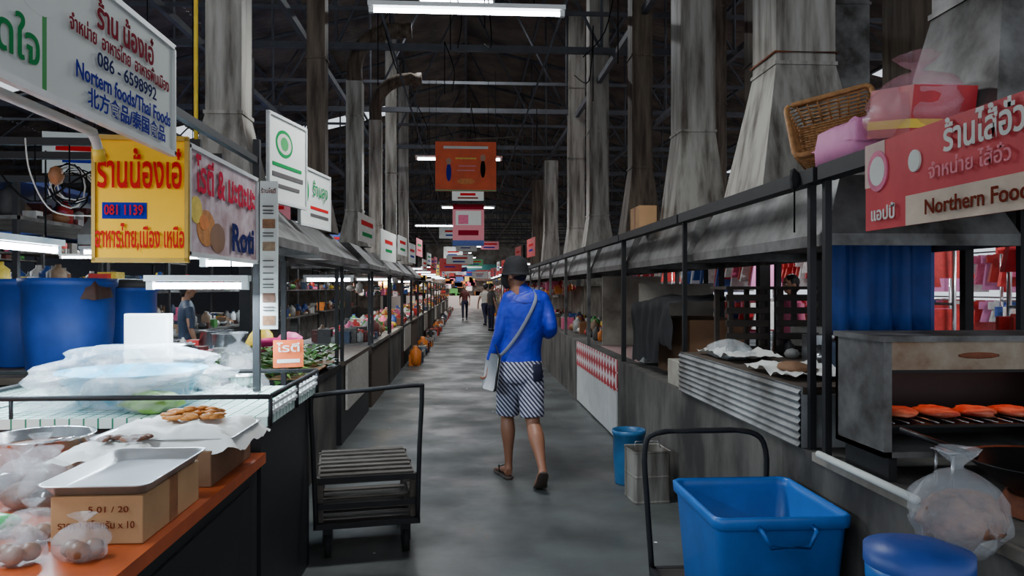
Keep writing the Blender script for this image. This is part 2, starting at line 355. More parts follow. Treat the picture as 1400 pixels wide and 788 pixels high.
def duct(name,x,y,w,zb,zf,wb,m,top=6.5,d=None,band=True):
    b=B(name); d=d or w; h=w/2; hb=wb/2
    b.frus((x-hb,x+hb,y-hb,y+hb,zb),(x-h,x+h,y-d/2,y+d/2,zf),m)
    b.box(x-h,x+h,y-d/2,y+d/2,zf,top,m)
    z=zf
    while z<top and band:
        b.box(x-h-.01,x+h+.01,y-d/2-.01,y+d/2+.01,z-.01,z+.01,m); z+=1.2
    return b.done()
def hood(name,x0,x1,y0,y1,z0,z1,xi,m):
    b=B(name); b.frus((x0,x1,y0,y1,z0),(x0,x1,y0,y1,z0+.05),m,cap=False)
    s=.12; xa,xb=(x0+xi,x1-.1) if xi>0 else (x0+.1,x1+xi)
    b.frus((x0,x1,y0,y1,z0+.05),(xa,xb,y0+s,y1-s,z1),m); b.done()
for i,(y0,y1,dy,w) in enumerate([(3.85,5.0,4.35,.2),(5.6,7.6,7.2,.17),(8.4,10.2,9.6,.2),(10.8,12.6,11.8,.19),(13.2,15,14.2,.2),(16,18,17,.22)]):
    hood('range_hood',-1.95,-1.08 if i else -.98,y0,y1,1.68,1.98,-.25,hoodm)
    duct('exhaust_duct',-1.42 if i else -1.36,dy,w,1.985,2.45,w+.18,galv if i!=1 else galv2,top=4.1 if i in(2,3) else 6.3)
for y in (9.6,11.8): 
    b=B('duct_elbow'); b.loft([(-1.42,y,4.105,.1),(-1.42,y,4.35,.1),(-1.3,y,4.6,.1),(-1.05,y,4.75,.1),(-.7,y,4.78,.1)],galv2,12,4); b.done()
b=B('yellow_conduit'); b.tube((-1.5,4.22,1.99),(-1.5,4.22,6.2),.012,yellowc,8); b.done()

def goods(name,x0,x1,y0,y1,z,n,pal,s=.06,hang=False,parent=None):
    b=B(name)
    for i in range(n):
        x=random.uniform(x0+s,x1-s);y=random.uniform(y0+s,y1-s);m=random.choice(pal);q=s*random.uniform(.5,1.2);k=random.random()
        lay=0 if not hang else random.uniform(-.1,.1)
        if k<.4: b.box(x-q,x+q,y-q,y+q,z+lay,z+lay+q*random.uniform(.6,2.4),m)
        elif k<.75: b.ell((x,y,z+lay+q*.6),q,q,q*.7,m,8)
        else: b.lathe([(q*.6,0),(q*.8,q*.4),(q*.8,q*2),(q*.3,q*2.4),(q*.3,q*2.7)],(x,y,z+lay),m,8,cap=(1,1))
    o=b.done()
    if parent: attach(o,parent)
    return o
def tray(b,x,y,z,w,d,m,h=.05):
    pts=[]
    for (ww,zz) in ((.88,0),(1,h),(1.05,h),(1.03,h-.004),(.97,h-.006),(.85,.005)):
        pts.append([(x+p[0]*ww,y+p[1]*ww,z+zz) for p in rr(w,d,min(w,d)*.12,4)])
    b.rings(pts,m,True,(1,1))
for i in range(20):
    y0=4.7+i*2.2; y1=y0+2.0
    b=B('market_stall_counter'); X=-1.12
    b.box(-2.1,X,y0,y1,.74,.78,[darkst,wood,hoodm,brick][i%4]); b.box(-2.05,X-.03,y0+.03,y1-.03,0,.74,[wallc,blacks,wood][i%3])
    for y in (y0+.04,y1-.04): b.box(X-.04,X-.01,y-.015,y+.015,.78,1.66,darkst)
    b.box(X-.04,X-.01,y0,y1,1.63,1.66,darkst)
    if i%3==1: b.box(X-.02,X,y0+.2,y1-.3,.3,.74,PAL[4])
    P=b.done()
    pal=[PAL,[PAL[1],PAL[2],PAL[8],PAL[9],PAL[0]],DULL+[PAL[0],PAL[7]]][i%3]
    if i>1: goods('stall_goods',-2.0,X-.05,y0+.1,y1-.1,.78,90,pal,.075,parent=P)
    if i>3: goods('crate_goods',X+.02,X+.3,y0+.3,y1-.2,0,22,DULL+[PAL[1],PAL[0]],.12,parent=P); 
    if i>2: goods('hanging_goods',-2.0,X-.1,y0+.1,y1-.1,1.4,30,PAL+DULL,.06,True,parent=P)
    if i in(3,5,7,9,11,13,15,17): lamp('stall_tube_lamp',(-1.5,y0+1,1.6 if i<6 else 2.0),.6,power=13,col=(1,.9,.78),m=tubeW,top=2.3)
    if i>0: panel('stall_sign',(-1.04,y0+1,2.02+.35*random.random()),R(86),random.uniform(.8,1.3),random.uniform(.28,.42),random.choice([offw,offw,PAL[4],pinkp,PAL[2],PAL[0]]),[('b',-.3,.3,.03,.08,random.choice([redp,bluep,greenp])),('b',-.25,.25,-.08,-.04,random.choice([redp,bluep,greenp]))])
b=B('leafy_vegetables')
for i in range(620):
    x=random.uniform(-1.85,-1.15);y=random.uniform(5.0,6.6);z=.8+random.uniform(0,.15);a=random.uniform(0,6.3);l=random.uniform(.05,.11);w=l*.4;h=random.uniform(0,.05)
    ca,sa=math.cos(a),math.sin(a)
    b.add([(x,y,z),(x+ca*l*.5-sa*w,y+sa*l*.5+ca*w,z+h),(x+ca*l,y+sa*l,z+h*.6),(x+ca*l*.5+sa*w,y+sa*l*.5-ca*w,z+h)],[(0,1,2,3)],random.choice([leaf,leaf,leaf2]),True)
b.done()
b=B('vegetable_tray'); tray(b,-1.5,5.0,.781,.7,.3,blacks); tray(b,-1.5,5.85,.781,.72,1.3,wicker); b.done()
b=B('pink_basket'); b.rings([[(-1.75+p[0]*k,7.1+p[1]*k,.781+z) for p in rr(.34,.3,.06)] for k,z in ((.8,0),(1,.2),(1.06,.2),(1.06,.18),(.95,.17),(.78,.01))],pinkpl); b.done()
b=B('yellow_cloth_bundle'); b.ell((-1.98,7.3,.93),.12,.1,.15,yellowc,12,jit=.2); b.ell((-1.75,7.45,.9),.13,.1,.12,PAL[7],12,jit=.2); b.done()
panel('price_card',(-.97,4.12,1.1),R(20),.16,.15,mat('orange_card',(226,100,46),.6),[('t','โรตี',0,.03,.06,offw,.12),('b',-.06,.06,-.05,-.03,offw)])
b=B('bagged_vegetables')
for x,y,z in ((-1.25,4.35,.781),(-1.45,4.3,.781),(-1.65,4.4,.781),(-1.35,4.5,.9)): b.bag((x,y,z),.11,.1,.3,cling); b.ell((x,y,z+.09),.08,.08,.07,random.choice([leaf2,PAL[4]]),10,jit=.2)
b.done()
b=B('prep_table'); b.box(-2.1,-1.1,4.1,4.6,.74,.78,steel)
for x in(-2.05,-1.15):
    for y in (4.14,4.56): b.tube((x,y,0),(x,y,.74),.018,steel,8)
b.done()

# items on orange counter / tile
b=B('cardboard_box'); b.box(-1.06,-.83,1.96,2.36,.801,.925,card); b.box(-1.062,-.828,2.13,2.19,.801,.927,PAL[8]); o=b.done(.003)
text(o,'ราคา 1 กิโลกรัม x 10',0,.05,.026,brownp,.19,y=-.204); text(o,'5 01 / 20',.03,.09,.022,brownp,.1,y=-.204)
b=B('metal_tray'); tray(b,-.95,2.16,.928,.27,.44,alu,.03); b.done()
b=B('cardboard_box'); b.box(-1.1,-.84,2.5,2.95,.801,.92,cardd); b.done(.003)
b=B('cardboard_box'); b.box(-1.3,-1.12,2.5,2.8,.801,.9,card); b.done(.003)
b=B('paper_lined_snack_tray'); tray(b,-1.02,2.72,.925,.46,.36,alu,.03); b.sheet(-1.28,-.76,2.5,2.93,.955,.026,paper,28,9,.06)
b.sheet(-1.3,-1.0,2.36,2.62,.93,.02,paper,18,9,.03)
for i in range(80):
    a=random.uniform(0,6.3);r=.12*math.sqrt(random.random()); b.ell((-.98+r*math.cos(a),2.76+r*math.sin(a)*.8,.995+.045*random.random()*(1-r/.13)),.022,.018,.008,fried,8,T=None,jit=.2)
for i in range(16): b.ell((-1.12+random.uniform(-.07,.07),2.5+random.uniform(-.03,.03),.968),.022,.014,.009,meat,8)
b.done()
b=B('steel_pot'); b.lathe([(.15,0),(.162,.01),(.165,.13),(.172,.135),(.172,.14),(.158,.138),(.155,.02),(.001,.015)],(-1.5,2.72,.802),steel,32,cap=(1,0)); b.lathe([(.001,.1),(.155,.1)],(-1.5,2.72,.802),meat,24)
for s in(-1,1): b.path([(-1.5+s*.165,2.69,.9),(-1.5+s*.2,2.69,.91),(-1.5+s*.2,2.75,.91),(-1.5+s*.165,2.75,.9)],.006,steel)
b.tube((-1.5,2.68,.91),(-1.28,2.5,.97),.007,steel); b.done()
b=B('bagged_curry')
for x,y,m in ((-1.17,2.42,sauce),(-1.07,2.45,sauce),(-1.32,2.3,meat),(-1.45,2.42,sauce),(-1.22,2.26,sauce),(-1.36,2.46,meat)):
    b.bag((x,y,.802),.072,.07,.19,cling); b.ell((x,y,.84),.062,.06,.04,m,12)
b.done()
b=B('sugar_bag'); b.bag((-1.5,2.2,.802),.09,.09,.22,cling); b.lathe([(.001,0),(.075,0),(.08,.06),(.07,.1),(.001,.12)],(-1.5,2.2,.805),paper,16); b.done()
b=B('green_snack_packet'); b.ell((-1.27,2.05,.83),.09,.05,.028,greenpl,14,jit=.15); b.ell((-1.27,2.03,.845),.05,.03,.018,leaf2,10); b.done()
b=B('bagged_eggs')
for x,y in ((-1.07,1.84),(-.93,1.86),(-1.12,1.99)):
    b.bag((x,y,.801),.066,.05,.11,cling,True,.2)
    for dx,dy in ((-.025,0),(.022,.008),(0,-.02)): b.ell((x+dx,y+dy,.826),.027,.023,.023,egg,12)
b.done()
b=B('plastic_basin'); b.lathe([(.2,0),(.22,.005),(.3,.14),(.315,.145),(.315,.15),(.29,.145),(.2,.02),(.001,.015)],(-1.5,3.45,.942),basin,36,cap=(1,0)); b.done()
b=B('clear_plastic_bag'); b.lathe([(q[0],q[1]) for q in catmull([[.35,.08],[.37,.13],[.34,.17],[.27,.21],[.17,.25],[.05,.24],[.001,.24]],3)],(-1.5,3.45,.945),milky,56,jit=.22)
b.sheet(-1.3,-1.02,3.3,3.7,.95,.05,cling,16,9)
b.done()
b=B('bagged_cabbage')
b.bag((-1.3,3.17,.945),.13,.09,.26,cling,True,.22); b.ell((-1.3,3.17,.985),.11,.075,.04,leaf2,18,jit=.3)
b.bag((-1.48,3.16,.945),.1,.08,.2,cling,True,.22); b.bag((-1.72,3.2,.945),.14,.1,.12,milky,False,.2); b.done()
b=B('white_paper_box'); b.box(-1.72,-1.5,3.84,3.9,.945,1.33,paper); b.box(-1.71,-1.51,3.83,3.84,1.1,1.32,whitep); b.done(.004)
for (x,y,r) in ((-1.34,3.86,.09),(-1.14,3.88,.07)):
    b=B('steel_bowl'); b.lathe([(r*.5,0),(r*.85,r*.5),(r,r),(r*1.05,r),(r*.95,r*.97),(r*.8,r*.5),(.001,r*.08)],(x,y,.942),steel,24,cap=(1,0)); b.ell((x,y,.942+r*.7),r*.7,r*.7,r*.3,PAL[4],12,jit=.15); b.done()
b=B('coiled_wires')
for k in range(3):
    pts=[(-1.55+.07*math.cos(a*.55+k)*(1+.3*math.sin(a*.21)),3.0+.02*k,1.86+.07*math.sin(a*.55+k)+.02*math.sin(a*.3)) for a in range(40)]
    b.path(pts,.003,blackp if k!=1 else whitep,5)
b.path([(-1.35,3.0,1.98),(-1.5,3,1.9),(-1.7,3.0,1.8),(-1.9,3.0,2.0),(-2.1,3.0,2.0)],.004,blackp,5,6)
b.path([(-1.7,2.97,2.04),(-1.68,2.97,1.9),(-1.6,2.97,1.76),(-1.45,2.97,1.74)],.003,whitep,5,6)
for x in (-1.55,-1.42,-1.68): b.tube((x,3.0,1.8),(x,3.0,2.02),.003,blackp,5)
b.ell((-1.6,3.0,1.9),.03,.03,.04,PAL[8],8); b.box(-2.6,-1.05,3.0,3.02,2.02,2.05,darkst); b.done()
b=B('pvc_pipe'); b.path([(-1.12,1.2,1.93),(-1.12,2.2,1.93),(-1.12,2.3,1.92),(-1.12,2.34,1.87)],.014,whitep,10,3); b.tube((-1.12,2.33,1.885),(-1.12,2.345,1.85),.018,yellowc,10); b.done()
# left interior
b=B('storage_table'); b.box(-3.3,-2.12,4.6,5.7,.88,.92,wood)
for x in(-3.2,-2.18):
    for y in (4.7,5.6): b.box(x-.03,x+.03,y-.03,y+.03,0,.88,wood)
b.done()
def barrel(name,x,y,z,r,h,m,lid=None):
    b=B(name); b.lathe([(r*.86,0),(r*.88,.01),(r*.97,h*.5),(r*.98,h*.9),(r*1.04,h*.92),(r*1.05,h),(r*.97,h),(r*.93,h*.9),(r*.84,.03),(.001,.03)],(x,y,z),m,32,cap=(1,0))
    if lid: b.lathe([(r*1.08,-.02),(r*1.08,.02),(r*.5,.04),(.001,.045)],(x,y,z+h),lid,32)
    return b.done()
barrel('water_barrel',-2.56,4.95,.922,.27,.6,drumblue); barrel('water_barrel',-2.42,5.45,.922,.2,.56,drumblue,darkst); barrel('water_barrel',-3.06,5.35,.922,.2,.6,drumblue)
b=B('draped_rag'); b.sheet(-2.42,-2.29,4.75,4.95,1.5,.02,PAL[5],10,8,.12); b.done()
for i,(x,y0,y1) in enumerate([(-3.9,6,9),(-4.3,10,14),(-4.1,15,19),(-6.6,6,10),(-7,12,18),(-4.3,21,27),(-9.3,5,16)]):
    b=B('market_shelf'); 
    for z in (.8,1.4,2.0): b.box(x-.4,x+.4,y0,y1,z,z+.03,hoodm)
    for y in (y0+.03,y1-.03):
        for s in(-.38,.38): b.box(x+s-.02,x+s+.02,y-.02,y+.02,0,2.3,darkst)
    b.box(x-.4,x+.4,y0,y1,2.3,2.34,drumblue); b.box(x-.36,x-.33,y0,y1,0,.8,hoodm); P=b.done()
    for z in (.83,1.43,2.03): goods('shelf_goods',x-.36,x+.36,y0+.1,y1-.1,z,int(34*(y1-y0)),DULL+DULL+PAL+[drumblue],.08,parent=P)
b=B('kitchen_table'); b.box(-3.3,-2.15,6.0,8.6,.77,.8,steel)
for x in(-3.25,-2.2):
    for y in(6.05,8.55): b.tube((x,y,0),(x,y,.77),.02,steel)
KT=b.done()
for i in range(5):
    b=B('cooking_pot'); x=-2.4-.3*(i%3);y=6.2+.5*i; b.lathe([(.12,0),(.16,.02),(.17,.2),(.185,.2),(.16,.19),(.15,.03),(.001,.03)],(x,y,.801),steel,24,cap=(1,0)); b.done()
goods('kitchen_utensils',-3.2,-2.25,6.1,8.5,.8,70,DULL+[PAL[0],PAL[9]],.06,parent=KT)
for y in (6.2,7.2): lamp('stall_tube_lamp',(-2.8,y,1.75),.6,power=16,col=blu,top=4.3)
for (x,y) in ((-3.3,10),(-5.1,7.4),(-3.4,13),(-5.5,11)): lamp('stall_tube_lamp',(x,y,1.9),.6,power=14,col=blu,m=tubeE,top=4.3)
for i in range(7): panel('stall_sign',(-3.2-.5*(i%3),6.5+1.9*i,2.6+.12*(i%2)),R(12),.7,.35,[offw,PAL[1],PAL[6],pinkp][i%4],[('b',-.25,.25,.02,.08,redp),('b',-.2,.2,-.08,-.04,bluep)])

# ---------- right side
YR=[1.0,2.95,4.93,6.87,8.85,10.9,12.9,14.9,16.9,18.9,20.9,23,25,27,29,31,33,35,37,39,41,43,45,47,49]
b=B('counter_wall_right'); b.box(1.45,1.6,.9,49,0,.77,wallc); b.box(1.44,1.46,.9,3.0,.74,.775,brick); b.done()
for i in range(len(YR)-1):
    y0,y1=YR[i],YR[i+1]
    b=B('stall_bay'); 
    b.box(1.61,2.45,y0+.01,y1-.01,.7,.765,pinktile if i==3 else wallc)
    t=.014 if i<2 else .02
    for x in (1.48,2.42): 
        b.box(x-t,x+t,y1-t,y1+t,.771 if x<1.6 else 0,1.92,darkst if i<3 else hoodm)
        if i==0: b.box(x-t,x+t,y1+.12,y1+.12+2*t,.771 if x<1.6 else 0,1.92,darkst)
    b.box(1.43,1.5,y0+.02,y1-.02,1.9,1.96,darkst); b.box(2.4,2.45,y0+.02,y1-.02,1.9,1.94,darkst)
    if i>3: b.box(2.38,2.42,y0+.03,y1-.03,.77,1.5,brick)
    P=b.done()
    if 0<i<14: hood('range_hood',1.51,2.36,y0+.06,y1-.06,1.64,1.955,.12,hoodm)
    if i>4: goods('stall_goods',1.62,2.35,y0+.1,y1-.1,.77,60,DULL+PAL if i<8 else PAL,.08,parent=P)
    elif i in(1,2,3): goods('stove_clutter',1.9,2.35,y0+.3,y1-.2,.77 if i>1 else 1.03,34,DULL,.07,parent=P)
    elif i==4: goods('stall_goods',1.62,2.35,y0+.1,y1-.1,.77,40,DULL+PAL[:3],.08,parent=P)
    if i>6: goods('hanging_goods',1.6,2.3,y0+.1,y1-.1,1.35,30,[PAL[0],PAL[7],PAL[9],PAL[1]],.07,True,parent=P)
    if i>6: goods('crate_goods',1.12,1.43,y0+.3,y1-.3,0,16,DULL+[PAL[1],PAL[0],PAL[6]],.13,parent=P)
    if i>5 and i%2: panel('stall_sign',(1.40,y0+1,2.2+.3*random.random()),R(-86),1.1,.4,random.choice([offw,PAL[0],pinkp]),[('b',-.3,.3,.03,.08,redp),('b',-.25,.25,-.08,-.04,bluep)])
    if i>7 and i%2: lamp('stall_tube_lamp',(1.9,y0+1,2.1),.6,power=14,col=(1,.88,.8),m=tubeW,top=2.6)
for (y,w,wb,zb,zf,m,X) in [(2.55,.38,.6,1.965,2.5,hoodm,1.98),(4.2,.34,.62,1.965,2.72,galv,1.9),(6.1,.29,.46,1.965,2.75,galv,1.9),(7.9,.22,.42,1.965,2.75,galv2,1.88),(10.6,.28,.44,1.965,2.5,galv,1.9),(12.7,.27,.42,1.965,2.5,galv,1.9),(16.5,.3,.42,1.965,2.7,galv,1.9),(19.5,.3,.42,1.965,2.5,galv2,1.9)]:
    duct('exhaust_duct',X,y,w,zb,zf,wb,m,top=6.2 if y<14 else 4.3)
for (y,x) in [(3.9,2.95),(4.7,3.0),(5.8,3.0),(7.2,3.0),(9,3.0)]: duct('rear_exhaust_duct',x,y,.34,2.02,2.5,.5,galv2 if y!=5.8 else hoodm,top=5.6)
b=B('duct_band'); b.path([(1.72,4.02,2.78),(2.08,4.02,2.78),(2.08,4.38,2.78),(1.72,4.38,2.78),(1.72,4.02,2.78)],.006,rust,6); b.done()
b=B('rear_hood'); b.frus((2.6,3.5,2,12,1.75),(2.75,3.3,2,12,2.0),darkst); b.done()
for y in (2.1,4.9,8,11.9):
    b=B('rear_hood_post'); b.box(3.42,3.48,y-.03,y+.03,0,1.745,darkst); b.box(2.62,2.66,y-.02,y+.02,0,1.745,darkst); b.done()
panel('shop_sign_red',(1.41,1.99,1.81),R(-90),1.08,.3,mat('faded_red_sign',(204,70,76),.5,c2=(184,52,62),sc=4,spec=.2),[
 ('b',-.3,.54,-.15,-.055,mat('cream',(214,196,176),.6,spec=.2)),('b',-.54,-.42,-.0,.15,mat('cream2',(220,190,180),.6,spec=.2)),
 ('t','ร้านไส้อั่ว',.06,.085,.11,offw,.32,.02),('t','จำหน่าย ไส้อั่ว',.0,.0,.06,pinkp,.34,.01),
 ('t','Northern Food',.02,-.105,.065,brownp,.42,.015),('t','แอปปี้',-.42,-.1,.06,offw,.14,.02),('d',-.46,.05,.06,.07,PAL[7]),('d',-.46,.05,.045,.05,offw),('d',-.25,.05,.03,.035,offw)],frame=None)
b=B('grill_oven')
x0,x1,y0,y1,z0,z1=1.47,2.35,2.52,2.86,.86,1.27
b.box(x0,x0+.03,y0,y1,z0,z1,hoodm); b.box(x1-.03,x1,y0,y1,z0,z1,hoodm); b.box(x0,x1,y1-.02,y1,z0,z1,wok); b.box(x0-.01,x1+.01,y0-.01,y1,z1,z1+.02,hoodm); b.box(x0,x1,y0,y1,z0,z0+.02,hoodm)
b.box(x0+.03,x1-.03,y0,y0+.02,z1-.1,z1,mat('oven_panel',(150,140,122),.5,m=.3,c2=(110,80,56),sc=5)); b.ell((x0+.35,y0,z1-.05),.08,.003,.012,rust,10)
b.box(x0+.03,x1-.03,y0+.03,y1-.03,z0+.1,z0+.11,wok)
b.box(x0+.03,x1-.03,y0+.02,y1-.02,z1-.112,z1-.1,wok)
for i in range(14): b.tube((x0+.05+i*.055,y0+.02,z0+.118),(x0+.05+i*.055,y1-.04,z0+.118),.003,steel,6)
b.tube((x0+.04,2.7,z1-.12),(x1-.04,2.7,z1-.12),.005,glow,8)
for i in range(5): b.ell((x0+.13+i*.15,2.66,z0+.14),.068,.09,.018,redfood,14,jit=.15)
for x in(x0+.03,x1-.06): b.box(x,x+.03,y0+.02,y1-.02,.771,z0,darkst)
GO=b.done()
l=D.lights.new('oven_glow','AREA'); l.energy=.35; l.color=(1,.3,.15); l.size=.6; l.size_y=.1; l.shape='RECTANGLE'; lo=D.objects.new('oven_glow_light',l); C.collection.objects.link(lo); lo.location=(1.92,2.68,1.13); attach(lo,GO)
b=B('stove_wok'); b.lathe([(.05,0),(.14,.03),(.215,.1),(.225,.105),(.215,.095),(.13,.025),(.001,.01)],(1.77,2.14,.83),wok,32,cap=(1,0))
b.lathe([(.15,0),(.15,.02),(.13,.06),(.12,.06),(.13,0)],(1.79,2.14,.771),rust,20); b.tube((1.6,2.22,.93),(1.47,2.42,.98),.01,wok); b.done()
b=B('wire_grill'); 
for i in range(6): b.tube((1.62,2.4+i*.018,.9),(2.3,2.4+i*.018,.9),.004,steel,6)
for x in(1.64,2.28): b.tube((x,2.39,.9),(x,2.5,.9),.006,steel,6); b.tube((x,2.4,.771),(x,2.4,.9),.006,steel,6); b.tube((x,2.49,.771),(x,2.49,.9),.006,steel,6)
b.done()
b=B('pvc_rail'); b.tube((1.42,2.25,.79),(1.42,2.9,.79),.014,offw,10); b.done()
b=B('blue_tarp_curtain'); rs=[]
for i in range(31):
    x=1.8+i/30*.58; y=3.6+.03*math.sin(i*1.1)+.012*math.sin(i*2.7); rs.append([(x,y,1.9-.66*k/6) for k in range(7)])
b.rings(rs,tarp,True,(0,0),False); b.done(solid=.003)
b=B('corrugated_screen'); rs=[]
for i in range(33):
    z=.77+.26*i/32; x=1.432-.007*math.sin(i*math.pi/2)
    rs.append([(x,3.1,z),(x,4.9,z)])
b.rings(rs,corr,False,(0,0),False); b.box(1.44,1.448,3.1,4.9,.772,1.03,corr); b.box(1.45,2.3,3.12,4.88,1.0,1.03,wood); b.box(1.44,2.28,3.095,3.11,.772,1.0,corr)
for x in(1.6,2.2):
    for y in(3.3,4.7): b.box(x-.03,x+.03,y-.03,y+.03,.77,1.0,wood)
b.done()
b=B('crumpled_paper'); b.sheet(1.47,1.85,3.3,3.85,1.035,.03,paper,22,9); b.sheet(1.5,1.8,4.1,4.75,1.035,.04,paper,22,8); b.ell((1.62,3.55,1.065),.09,.12,.03,cardd,12,jit=.2); b.bag((1.6,4.4,1.035),.12,.2,.13,milky,False,.2); b.done()
b=B('wooden_slat_rack')
for x0 in (1.63,1.95):
    for s in(0,.2): b.box(x0+s,x0+s+.03,4.5,4.53,1.032,1.45,woodd); b.box(x0+s,x0+s+.03,4.75,4.78,1.032,1.45,woodd)
    for k in range(5): b.box(x0-.02,x0+.25,4.485,4.5,1.06+k*.08,1.1+k*.08,woodd)
    b.box(x0-.02,x0+.25,4.49,4.79,1.45,1.47,woodd)
b.done(.002)
b=B('draped_black_cloth'); rs=[]
for i in range(26):
    u=i/25; y=5.3+1.3*u; row=[]
    for k in range(12):
        v=k/11; x=2.0-.5*min(1,v*2.2)-.04*noise.noise(Vector((u*9,v*3,0))); z=1.40-.1*abs(u-.4)-(.52 if u>.3 else .35)*max(0,v-.42)/.58+.05*noise.noise(Vector((u*8,v*4,3)))
        row.append((x,y+.03*noise.noise(Vector((u*5,v*5,8))),z))
    rs.append(row)
b.rings(rs,blackc,True,(0,0),False); b.box(1.66,2.1,5.4,6.3,.77,1.22,cardd); b.done()
b=B('plaster_step'); b.box(1.46,1.75,5.0,5.28,.772,.95,brick); b.box(1.62,1.95,6.65,6.82,.772,1.1,whitep); b.done(.005)
b=B('checked_tile_panel'); b.box(1.43,1.449,7.0,9.5,.47,.77,redcheck); b.box(1.435,1.449,7.0,9.5,0.02,.47,whitep); b.done()
b=B('cream_partition'); b.box(1.64,2.35,6.9,6.94,.772,1.5,brick); b.box(1.64,2.35,8.8,8.84,.772,1.6,brick); b.box(2.3,2.35,7,8.8,.772,1.2,whitep); b.done()
b=B('wicker_basket'); q=Vector((-.45,-.62,.62)).to_track_quat('Z','Y').to_matrix().to_4x4(); T=Matrix.Translation((1.66,3.22,2.12))@q@Matrix.Rotation(R(14),4,'Z')
w,d,h=.36,.36,.12
for k in range(8):
    f=.82+.18*k/7; pts=rr(w*f,d*f,.03,3); z=h*k/7
    b.path([(p[0]+.003*(-1)**i,p[1]+.003*(-1)**i,z) for i,p in enumerate(pts+[pts[0]])],.005,wicker,5,T=T)
for i,p in enumerate([( x/8-.5,s*.5) for x in range(0,9) for s in(-1,1)]+[(s*.5,x/8-.5) for x in range(1,8) for s in(-1,1)]):
    b.tube((p[0]*w*.82,p[1]*d*.82,0),(p[0]*w,p[1]*d,h),.005,wicker,5,T=T)
for k in range(-8,9): b.tube((k*w*.05,-d*.41,0),(k*w*.05,d*.41,0),.006,wicker,5,T=T)
for k in range(-8,9): b.tube((-w*.41,k*d*.05,0.004),(w*.41,k*d*.05,0.004),.006,wicker,5,T=T)
pts=rr(w,d,.03,3); b.path([(p[0],p[1],h) for p in pts+[pts[0]]],.012,wicker,6,T=T)
b.done()
b=B('pink_cloth_bundle'); b.rings([[(1.6+p[0]*k+.01*math.sin(p[1]*40),2.86+p[1]*k,1.965+z) for p in rr(.28,.34,.04,5)] for k,z in ((1,0),(1.02,.06),(.95,.13),(.7,.15))],pinkc); b.sheet(1.46,1.7,2.68,3.04,2.08,.03,pinkc,14,9,.08); b.done()
b=B('bagged_red_box'); T=Matrix.Translation((1.58,2.5,1.985))@Matrix.Rotation(R(10),4,'X'); b.box(-.11,.11,-.13,.13,0,.17,redbox,T); b.box(-.112,.112,-.132,.132,.03,.06,yellowc,T); b.box(-.07,.07,-.1,.1,.171,.175,PAL[7],T)
b.bag((1.58,2.5,1.975),.16,.17,.3,mat('pink_clear_plastic',(240,180,196),.12,var=.1,alpha=.28,bump=.8,sc=16,spec=1),True,.14); b.done()
b=B('cardboard_box'); b.box(1.505,1.66,6.35,6.7,1.965,2.18,card); b.box(1.50,1.505,6.5,6.54,1.965,2.18,PAL[8]); b.done(.003)
b=B('hook_rope'); b.tube((1.42,3.12,1.9),(1.42,3.12,1.7),.004,blackp,5); b.ell((1.42,3.12,1.93),.025,.03,.05,blackc,8,jit=.3); b.done()
# floor props right
b=B('square_metal_can'); T=Matrix.Translation((1.25,5.05,0))@Matrix.Rotation(R(6),4,'Z'); b.rings([[(p[0]*k,p[1]*k,z) for p in rr(.25,.25,.02)] for k,z in ((1,.0),(1.02,.01),(1,.02),(1,.17),(1.015,.18),(1,.19),(1,.34),(1.03,.345),(1.03,.355),(.97,.35),(.96,.02))],galv,False,T=T); b.path([(-.1,0,.35),(-.08,0,.4),(.08,0,.4),(.1,0,.35)],.004,steel,5,T=T); b.done()
barrel('blue_pail',1.22,5.48,0,.12,.4,pailblue)
b=B('floor_litter')
for i in range(90):
    x=random.uniform(-1,1.35); y=random.uniform(3,14); q=random.uniform(.004,.014); a=random.random()*3
    b.add([(x+q*math.cos(a+k*1.57),y+q*math.sin(a+k*1.57),.002+.002*(k%2)) for k in range(4)],[(0,1,2,3)],random.choice([paper,PAL[8],DULL[0]]))
b.done()
def tub(name,x0,x1,y0,y1,z0,z1,m):
    b=B(name); w,d=x1-x0,y1-y0; cx,cy=(x0+x1)/2,(y0+y1)/2;h=z1-z0
    b.rings([[(cx+p[0]*k,cy+p[1]*k,z0+z) for p in rr(w,d,.045)] for k,z in ((.82,0),(.85,.01),(.95,h-.05),(.96,h-.045),(1,h-.04),(1.01,h),(.98,h+.006),(.94,h),(.93,h-.03),(.8,.02))],m)
    for s in (-1,1): b.path([(cx-.1,cy+s*d*.5,z1-.03),(cx-.1,cy+s*(d*.5+.035),z1-.035),(cx-.07,cy+s*(d*.5+.04),z1-.09),(cx+.07,cy+s*(d*.5+.04),z1-.09),(cx+.1,cy+s*(d*.5+.035),z1-.035),(cx+.1,cy+s*d*.5,z1-.03)],.009,m,8)
    b.done()
tub('blue_plastic_tub',.9,1.42,2.62,3.2,.205,.62,tubblue)
def trolley(name,cx,cy,rz,w,l,zp):
    b=B(name); T=Matrix.Translation((cx,cy,0))@Matrix.Rotation(rz,4,'Z'); 
    for s in(-1,1): b.box(s*w/2-.015,s*w/2+.015,-l/2,l/2,zp-.035,zp,darkst,T)
    for k in range(5): b.box(-w/2,w/2,-l/2+k*l/4-.015,-l/2+k*l/4+.015,zp-.03,zp,darkst,T)
    b.box(-w/2+.015,w/2-.015,-l/2,l/2,zp-.012,zp-.002,woodd,T)
    return b,T
b,T=trolley('platform_trolley',1.1,2.93,0,.52,.72,.2)
b.path([(-.26,.37,.18),(-.28,.38,.5),(-.29,.38,.72),(-.24,.38,.8),(0,.38,.81),(.2,.38,.8),(.27,.38,.72),(.27,.38,.5),(.26,.37,.18)],.013,darkst,10,4,T=T)
